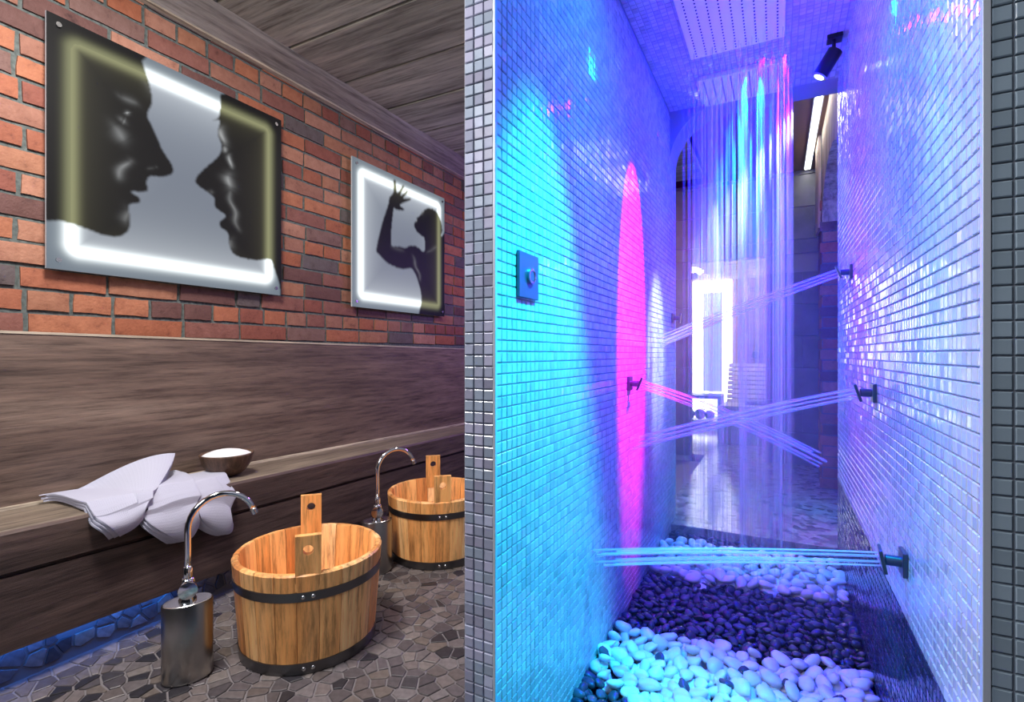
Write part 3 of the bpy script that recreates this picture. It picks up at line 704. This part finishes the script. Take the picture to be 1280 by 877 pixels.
c1 = (-1.545, 1.355); c2 = (-1.605, 2.245)
make_tub((*c1, .0015), hang(c1)-.02, 'round wooden foot tub with metal hoops beside the steel foot fountain, wholly in view')
make_tub((*c2, .0015), hang(c2)+.10, 'round wooden foot tub with metal hoops partly behind the mosaic partition')

# ------------------------------------------------------------------ steel foot fountains
def fountain(loc, la, na, label):
    """la: angle of the oval's long axis, na: direction of the spout"""
    t_ = thing('foot_fountain', label, 'fountain', loc, 'steel foot fountains')
    MB().lathe([(.062, .0), (.066, .004), (.068, .01), (.068, .246), (.066, .249)], 48, sx=1.06, sy=.72, ang=la, cap0=True).obj('body', M['steel'], t_, 40)
    MB().lathe([(.066, .249), (.063, .2505)], 48, sx=1.06, sy=.72, ang=la, cap1=True).obj('top_plate', M['rivet'], t_)
    d = Vector((math.cos(na), math.sin(na), 0)); s = Vector((-d.y, d.x, 0))
    MB().lathe([(.026, .25), (.026, .256), (.0215, .262), (.0215, .312), (.018, .322), (.0125, .326)], 24, cap1=True).obj('mixer_body', M['chrome'], t_, 40)
    MB().lathe([(.0145, .326), (.0145, .352), (.0115, .358)], 20, cap1=True).obj('collar', M['chrome'], t_, 40)
    R_ = .10; top = .478; pts = [Vector((0, 0, .33)), Vector((0, 0, .40)), Vector((0, 0, top-.02))]
    for k in range(15): a = math.pi-k*(math.pi+.0-.30)/14; pts.append(d*(R_+R_*math.cos(a))+Vector((0, 0, top+R_*math.sin(a))))
    sp = MB().tube(pts, .0098, 14).obj('spout', M['chrome'], t_, True)
    e = pts[-1]; dr = (pts[-1]-pts[-2]).normalized(); MB().tube([e-dr*.002, e+dr*.016], .0112, 14).obj('aerator', M['rivet'], sp, 40)
    # single lever with round end
    vdir = Vector((-loc[0], -loc[1], 0)).normalized(); q = Vector((0, 0, .292))
    kn = MB().tube([q+vdir*.015, q+vdir*.028, q+vdir*.034, q+vdir*.036], [.027, .029, .027, .012], 24).obj('lever_knob', M['chrome'], t_, 40)
    MB().tube([q+vdir*.026+Vector((0, 0, .024)), q+vdir*.022+Vector((0, 0, .085))], [.0045, .0035], 8).obj('lever_pin', M['chrome'], kn, True)
    MB().tube([vdir*.047+Vector((.02, 0, .012)), vdir*.054+Vector((.02, 0, .012))], .003, 8).obj('fixing_screw', M['rivet'], t_)
fountain((-1.700, 1.000, .0015), deg(62), math.atan2(.92, .38), 'brushed steel foot fountain with gooseneck tap, standing before the towels')
fountain((-1.715, 1.905, .0015), deg(62), math.atan2(.92, .38), 'brushed steel foot fountain between the two wooden tubs')

# ------------------------------------------------------------------ towels and coconut bowl
def towel(rows, label, layers=3, th=.011, lift=0):
    """rows: 4x4 control points (Bezier) given in world space, back to front; layers folded under each other"""
    C = np.array([[list(p) for p in r] for r in rows]); base = C.reshape(-1, 3).mean(0)
    t_ = thing('towel', label, 'towel', (base[0], base[1], C[..., 2].min()), 'folded white waffle towels on the bench'); o0 = np.array(t_.location)
    def B(t):
        k = [0, 1/3, 2/3, 1]; return np.array([np.prod([(t-k[j])/(k[i]-k[j]) for j in range(4) if j != i]) for i in range(4)])
    n = 22
    for L in range(layers):
        vs = np.zeros((n+1, n+1, 3))
        s0 = .012*L
        for i in range(n+1):
            for j in range(n+1):
                u, v = s0+(1-2*s0)*i/n, s0+(1-1.4*s0)*j/n
                p = np.einsum('i,j,ijk', B(u), B(v), C); seat = .484+shear(p[1])+(layers-L)*th+lift; hx = -2.094+(layers-L)*th*.8
                p[2] -= L*th*(1-max(0, u*2-1)); p[0] -= L*th*max(0, u*2-1)
                p[1] -= L*.009*max(0, u*2-.8); p[2] -= L*.007*max(0, u*2-1)
                if p[2] < seat and p[0] < hx:
                    if hx-p[0] < seat-p[2]: p[0] = hx
                    else: p[2] = seat
                vs[i, j] = p-o0
        vs[..., 2] += .0022*np.sin(np.linspace(0, 9, n+1))[:, None]*np.cos(np.linspace(0, 7, n+1))[None]
        mb = MB(); mb.add(vs.reshape(-1, 3).tolist(), [(i*(n+1)+j, (i+1)*(n+1)+j, (i+1)*(n+1)+j+1, i*(n+1)+j+1) for i in range(n) for j in range(n)])
        o = mb.obj('folded_layer', M['towel'], t_, True, False)
        uv = o.data.uv_layers.new(name='UVMap'); 
        for lp in o.data.loops: k = lp.vertex_index; uv.data[lp.index].uv = ((k//(n+1))/n, (k % (n+1))/n)
        md = o.modifiers.new('thickness', 'SOLIDIFY'); md.thickness = th*.8; md.offset = -1 if True else 1
        md2 = o.modifiers.new('soft', 'BEVEL'); md2.width = .003; md2.segments = 2; md2.limit_method = 'ANGLE'
SZ = .505
def X(u, v, x): return atx(u, v, x)
def mid(a, b, t, up=0): return a+(b-a)*t+Vector((0, 0, up))
def rows(px, xs): return [[atx(u, v, x) for (u, v), x in zip(r, xr)] for r, xr in zip(px, xs)]
tw1 = rows([[(48, 630), (100, 610), (160, 580), (219, 566)], [(82, 631), (120, 622), (168, 600), (209, 590)], [(116, 644), (140, 640), (170, 628), (190, 620)], [(150, 671), (160, 665), (172, 657), (181, 645)]],
           [(-2.37, -2.36, -2.33, -2.30), (-2.27, -2.25, -2.22, -2.20), (-2.085,)*4, (-2.062,)*4])
tw2 = rows([[(190, 604), (204, 596), (214, 588), (228, 590)], [(184, 622), (202, 614), (220, 604), (238, 602)], [(178, 643), (202, 638), (224, 632), (246, 626)], [(224, 677), (233, 676), (242, 670), (250, 655)]],
           [(-2.31,)*4, (-2.2,)*4, (-2.075,)*4, (-2.06,)*4])
tw3 = rows([[(226, 596), (240, 595), (256, 597), (268, 599)], [(236, 606), (250, 604), (268, 602), (281, 607)], [(246, 630), (258, 628), (274, 626), (288, 634)], [(252, 652), (264, 661), (283, 668), (292, 655)]],
           [(-2.28,)*4, (-2.18,)*4, (-2.075,)*4, (-2.06,)*4])
towel(tw3, 'folded white waffle towel lowest of three, nearest the coconut bowl', 3, .010)
towel(tw2, 'folded white waffle towel between the other two, hanging over the bench edge', 3, .011, .006)
towel(tw1, 'folded white waffle towel lying on top with a wide raised fold', 3, .010, .004)
bw = thing('coconut_bowl', 'half coconut shell bowl heaped with white salt on the bench', 'bowl', (-2.25, 1.50, .482+shear(1.5)))
n = 40; pf = [(.012, .0), (.045, .003), (.072, .022), (.092, .052), (.102, .088), (.1035, .096), (.098, .096), (.094, .085), (.06, .03), (.01, .012)]
MB().lathe(pf, 48, cap0=True).obj('shell', M['coco'], bw, True)
MB().lathe([(.095, .088), (.08, .097), (.055, .106), (.03, .111), (.004, .113)], 36, cap1=True).obj('salt', M['salt'], bw, True)

bw.scale = (1.08,)*3
# ------------------------------------------------------------------ shower fittings
y0, y1 = 1.10, 1.212; zc = 1.243
t_ = thing('control_plate', 'square blue-grey control plate with round button on the mosaic wall', 'switch', (XL+.003, (y0+y1)/2, zc))
MB().bbox((0, -.055, -.056), (.009, .055, .056), .002).obj('plate', M['plate'], t_)
b_ = MB().lathe([(.0, 0), (.019, 0), (.019, .008), (.0145, .009)], 28).obj('button_ring', M['chrome'], t_, 40); b_.location = (.008, .004, 0); b_.rotation_euler = (0, math.pi/2, 0)
MB().lathe([(.0, .0075), (.0145, .0075)], 24).obj('button', M['plate'], b_)
def nozzle(y, z, side, aim, label, s=1.0, x=None):
    x0 = XL+.003 if side > 0 else XR-.003
    t_ = thing('massage_nozzle', label, 'shower nozzle', (x0, y, z), 'massage nozzles on the shower walls')
    sx = Vector((side, 0, 0))
    MB().bbox((min(0, side*.010), -.029, -.029), (max(0, side*.010), .029, .029), .002).obj('wall_flange', M['nozzle'], t_)
    MB().tube([sx*.008, sx*.040], .0125*s, 16).obj('neck', M['nozzle'], t_, 40)
    d = Vector(aim).normalized(); h = MB().bbox((-.028, -.028, -.004), (.028, .028, .004), .002).obj('spray_head', M['nozzle'], t_)
    h.location = sx*.046; h.rotation_euler = d.to_track_quat('Z', 'Y').to_euler()
    # jet of several thin water threads
    return Vector((x0, y, z))+sx*.046+d*.006, d
def jet(p, q, label, sag, spread=.03, n=8, r=.0022):
    p, q = Vector(p), Vector(q); d = (q-p).normalized(); a = d.cross(Vector((0, 0, 1))).normalized(); b = a.cross(d); rr = random.Random(int(p.y*1000)); mb = MB()
    for k in range(n):
        t0 = 2*math.pi*k/n; o0 = (a*math.cos(t0)+b*math.sin(t0))*.016; o1 = (a*math.cos(t0)+b*math.sin(t0))*spread*rr.uniform(.5, 1)+d*rr.uniform(-.1, 0)
        pts = []
        for i in range(11):
            t = i/10; pts.append(p+o0+(q+o1-p-o0)*t+Vector((0, 0, -4*sag*t*(t-1)*.5-0))) if False else pts.append(p+o0+(q+o1-p-o0)*t+Vector((0, 0, sag*4*t*(1-t))))
        mb.tube(pts, [r*(1+.9*i/10) for i in range(11)], 5, False)
    o = mb.obj('water_jet', M['jet'], None, True); tag(o, label, 'water jet', 'massage water jets'); return o
spec = [(2.53, 1.388, -1, (-.53, 2.60, 1.10), 'dark massage nozzle on the bright wall, highest of its three'),
        (1.955, .927, -1, (-.53, 2.02, .69), 'dark massage nozzle on the bright wall, middle of its three'),
        (1.525, .551, -1, (-.53, 1.57, .40), 'dark massage nozzle on the bright wall, lowest of its three')]
jl = ['water jet from the highest nozzle of the bright wall', 'water jet from the middle nozzle of the bright wall', 'water jet from the lowest nozzle above the pebbles']
for (y, z, sd, q, lb), l2 in zip(spec, jl):
    aim = Vector(q)-Vector((XR-.05, y, z)); p, d = nozzle(y, z, sd, aim, lb); jet(p, q, l2, .008)
q = (.20, 2.27, .63); aim = Vector(q)-Vector((XL+.05, 2.15, .925)); p, d = nozzle(2.15, .925, 1, aim, 'massage nozzle on the wall of the control plate, washed in magenta light'); jet(p, q, 'water jet from the nozzle in the magenta light', .02)
nozzle(3.15, 1.26, 1, (1, .1, -.1), 'massage nozzle near the end of the wall of the control plate')
# black spotlight
q0 = Vector((.225, 2.69, ZC)); aim = Vector((-.56, 2.72, 1.1)); piv = Vector((.222, 2.685, 2.385)); d = (aim-piv).normalized()
sp = thing('spotlight', 'black cylindrical spotlight on the shower ceiling', 'spotlight', q0)
MB().bbox((-.03, -.03, -.018), (.03, .03, .001), .003).obj('mount', M['black'], sp)
MB().tube([(-.003, -.005, -.012), (-.003, -.005, -.07)], .008, 10).obj('stem', M['black'], sp, 40)
A_ = piv-q0; MB().tube([A_-d*.01, A_+d*.105], .031, 24).obj('body', M['black'], sp, 40)
MB().tube([A_+d*.104, A_+d*.109], .0315, 24).obj('rim', M['rivet'], sp, 40)
MB().tube([A_+d*.1085, A_+d*.1105], .021, 24).obj('lens', M['spotface'], sp, 40)
lamp('spotlight_beam', 'SPOT', tuple(q0+A_+d*.125), tuple(aim), (.50, .66, 1), 620, spot_size=deg(22), spot_blend=.9, shadow_soft_size=.015)
# rain panels
def rainpanel(x0, x1, y0, y1, label):
    t_ = thing('rain_panel', label, 'shower head', ((x0+x1)/2, (y0+y1)/2, ZC-.002), 'rain shower panels on the ceiling')
    w, h = (x1-x0)/2, (y1-y0)/2; MB().bbox((-w, -h, -.022), (w, h, .001), .004).obj('panel', M['rain'], t_)
    mb = MB(); k = 0
    for i in range(9):
        for j in range(20): mb.lathe([(.0036, -.0222), (.003, -.0245)], 6, (-w+.03)+(2*w-.06)*i/8, (-h+.025)+(2*h-.05)*j/19, cap1=True)
    stuff(mb.obj('spray_holes', M['dark'], t_))
rainpanel(-.365, .03, 2.07, 2.55, 'white perforated rain panel nearer the pillars, beside its twin')
rainpanel(-.365, .03, 2.76, 3.07, 'white perforated rain panel by the arched exit')
# falling water
for k in range(3):
    mb = MB(); rr = random.Random(20+k)
    for i in range((60, 75, 34)[k]):
        x, y = (min(.06, max(-.39, rr.gauss(-.16, .13))) if k == 0 else rr.uniform(-.375, .045)), rr.uniform(2.45, 3.06); r = rr.choice(((.004, .007, .011), (.003, .005, .008), (.002, .003, .004))[k])
        zb = rr.uniform(.02, .3); dx = rr.uniform(-.012, .012)
        mb.tube([(x, y, ZC-.025), (x+dx*.5, y, 1.3), (x+dx, y, zb)], [r*.7, r, r*.9], 5, False)
    o = mb.obj('falling_water', M['water'][k], None, True); stuff(o)
    tag(o, ('soft veil of falling rain shower water', 'fine threads of falling rain shower water', 'bright streaks of falling rain shower water')[k], 'water')

# spray mist hanging in the shower
mm = bpy.data.materials.new('spray_mist'); mm.use_nodes = True; nn = mm.node_tree.nodes; nn.clear(); vsn = nn.new('ShaderNodeVolumeScatter'); vsn.inputs['Anisotropy'].default_value = .1
ge = nn.new('ShaderNodeNewGeometry'); sx_ = nn.new('ShaderNodeSeparateXYZ'); mr = nn.new('ShaderNodeMapRange'); mr.inputs['From Min'].default_value = .1; mr.inputs['From Max'].default_value = 1.75; mr.inputs['To Min'].default_value = .30; mr.inputs['To Max'].default_value = .0
L_ = mm.node_tree.links; L_.new(ge.outputs['Position'], sx_.inputs[0]); L_.new(sx_.outputs['Z'], mr.inputs['Value']); L_.new(mr.outputs[0], vsn.inputs['Density'])
on = nn.new('ShaderNodeOutputMaterial'); L_.new(vsn.outputs[0], on.inputs['Volume'])
o = MB().box((XL+.012, 1.9, .06), (XR-.012, 3.29, 1.75)).obj('spray_mist', mm); stuff(o); tag(o, 'fine spray mist hanging in the far half of the shower', 'mist')
# ------------------------------------------------------------------ pebbles
def pebble_mesh(name, col, seed, m, sub=2):
    bm = bmesh.new(); bmesh.ops.create_icosphere(bm, subdivisions=sub, radius=1); rr = random.Random(seed); off = Vector((rr.random()*50, rr.random()*50, 0))
    for v in bm.verts: v.co *= 1+.42*noise.noise(v.co*.8+off)+.07*noise.noise(v.co*2+off)
    mb = MB(); mb.col = col; bm.verts.index_update(); mb.add([v.co for v in bm.verts], [[v.index for v in f.verts] for f in bm.faces]); bm.free(); return mb.mesh(name, m, True, False)
wc = [(.80, .79, .77), (.86, .85, .83), (.74, .73, .71), (.82, .80, .76)]
dc = [(.040, .045, .075), (.06, .062, .10), (.03, .036, .065), (.085, .08, .11), (.05, .055, .075)]
WM = [pebble_mesh('white_pebble', wc[i % 4], i, M['pebble']) for i in range(10)]
DM = [pebble_mesh('dark_pebble', dc[i % 5], i+30, M['dpebble']) for i in range(10)]
DM1 = [pebble_mesh('dark_pebble_far', dc[i % 5], i+60, M['dpebble'], 2) for i in range(6)]
def wob(x, s): return .07*noise.noise((x*3.2, s, 0))+.04*noise.noise((x*11, s, 5))
b1 = lambda x: 1.96+wob(x, 1)+.05*(x+.14)
b2 = lambda x: 2.50+wob(x, 2)+.10*(x+.14)
b3 = lambda x: 2.93+wob(x, 3)+.04*x
def zone(x, y):
    if y < b1(x): return 'g' if (y < 1.66+.04*noise.noise((x*9, 3, 1))-.75*(x-XL) and y < 1.70) else 'w1'
    if y < b2(x): return 'd1'
    if y < b3(x): return 'w2'
    return 'd2'
def darts(dist, n, want, ylo, yhi, seed, pad=.02):
    rr = random.Random(seed); grid = {}; out = []
    for _ in range(n):
        x, y = rr.uniform(XL+pad, XR-pad), rr.uniform(ylo, yhi)
        if zone(x, y) not in want: continue
        gx, gy = int(x/dist), int(y/dist); ok = True
        for a in (-1, 0, 1):
            for b in (-1, 0, 1):
                for (px, py) in grid.get((gx+a, gy+b), ()):
                    if (px-x)**2+(py-y)**2 < dist*dist: ok = False; break
        if ok: grid.setdefault((gx, gy), []).append((x, y)); out.append((x, y))
    return out
def put(me, x, y, z, s, rr, name, label, cat, grp):
    o = link(name, me); o.location = (x, y, z); k = rr.uniform(.82, 1.2)
    o.scale = (s*k*rr.uniform(1.0, 1.35), s*k*rr.uniform(.8, 1.0), s*k*rr.uniform(.5, .72))
    o.rotation_euler = (rr.gauss(0, .30), rr.gauss(0, .30), rr.uniform(0, 6.28)); tag(o, label, cat, grp); return o
def join(objs, name, label, cat):
    mb = MB(); vs, fs, cs_ = [], [], []
    for o in objs:
        o.matrix_basis; Mx = Matrix.LocRotScale(o.location, o.rotation_euler, o.scale); off = len(vs)
        vs += [tuple(Mx @ v.co) for v in o.data.vertices]; fs += [tuple(i+off for i in p.vertices) for p in o.data.polygons]
        cc = o.data.color_attributes['col'].data[0].color; cs_ += [tuple(cc[:3])]*len(o.data.vertices)
    m_ = objs[0].data.materials[0]
    for o in objs: bpy.data.objects.remove(o)
    mb.v, mb.f, mb.c = vs, fs, cs_; q = mb.obj(name, m_, None, True, False); stuff(q); tag(q, label, cat); return q
rr = random.Random(11)
white = []
for lay, (dist, zz, s) in enumerate(((.038, -.008, .027), (.046, .016, .027))):
    for x, y in darts(dist, 6000, ('w1',), 1.38, 2.1, 40+lay): white.append((x, y, zz, s, 'w1'))
    for x, y in darts(dist, 6000, ('w2',), 2.3, 3.05, 50+lay): white.append((x, y, zz+(.012 if lay else 0), s*1.05, 'w2'))
white.sort(key=lambda p: (p[1] < 1.45, p[2] < 0, p[1]))
rest = []
for k, (x, y, zz, s, w) in enumerate(white):
    lab = 'smooth white pebble in the strip before the dark pebbles' if w == 'w1' else 'smooth white pebble in the strip behind the dark pebbles'
    o = put(rr.choice(WM), x, y, zz+rr.uniform(-.004, .005), s, rr, 'white_pebble', lab, 'pebble', 'front white pebbles' if w == 'w1' else 'rear white pebbles')
    if k >= 300: rest.append(o)
if rest: join(rest, 'white_pebble_bed', 'white pebbles lying lower between the counted white pebbles', 'pebbles')
dark = []
for lay, (dist, zz, s) in enumerate(((.024, -.014, .0175), (.032, .004, .0175))):
    for x, y in darts(dist, 14000, ('d1', 'd2', 'g'), 1.35, 3.11, 60+lay, .014): dark.append((x, y, zz, s))
for x, y in darts(.09, 200, ('w1',), 1.55, 2.0, 77): dark.append((x, y, .024, .020)) if rr.random() < .22 else None
dark.sort(key=lambda p: (zone(p[0], p[1]) == 'd2', p[2] < 0, p[1]))
rest = []
for k, (x, y, zz, s) in enumerate(dark):
    w = zone(x, y)
    lab = 'small wet dark pebble between the two white pebble strips' if w == 'd1' else ('small dark pebble at the foot of the cyan lit wall' if w == 'g' else ('dark pebble lying among the front white pebbles' if w == 'w1' else 'small dark pebble by the shower exit'))
    o = put(rr.choice(DM), x, y, zz+rr.uniform(-.003, .004), s, rr, 'dark_pebble', lab, 'pebble', {'d1': 'dark pebbles of the middle strip', 'g': 'dark pebbles at the wall foot', 'w1': 'dark pebbles among white', 'd2': 'dark pebbles by the exit'}[w])
    if k >= 300: rest.append(o)
if rest: join(rest, 'dark_pebble_bed', 'bed of small wet dark pebbles filling the rest of the basin', 'pebbles')
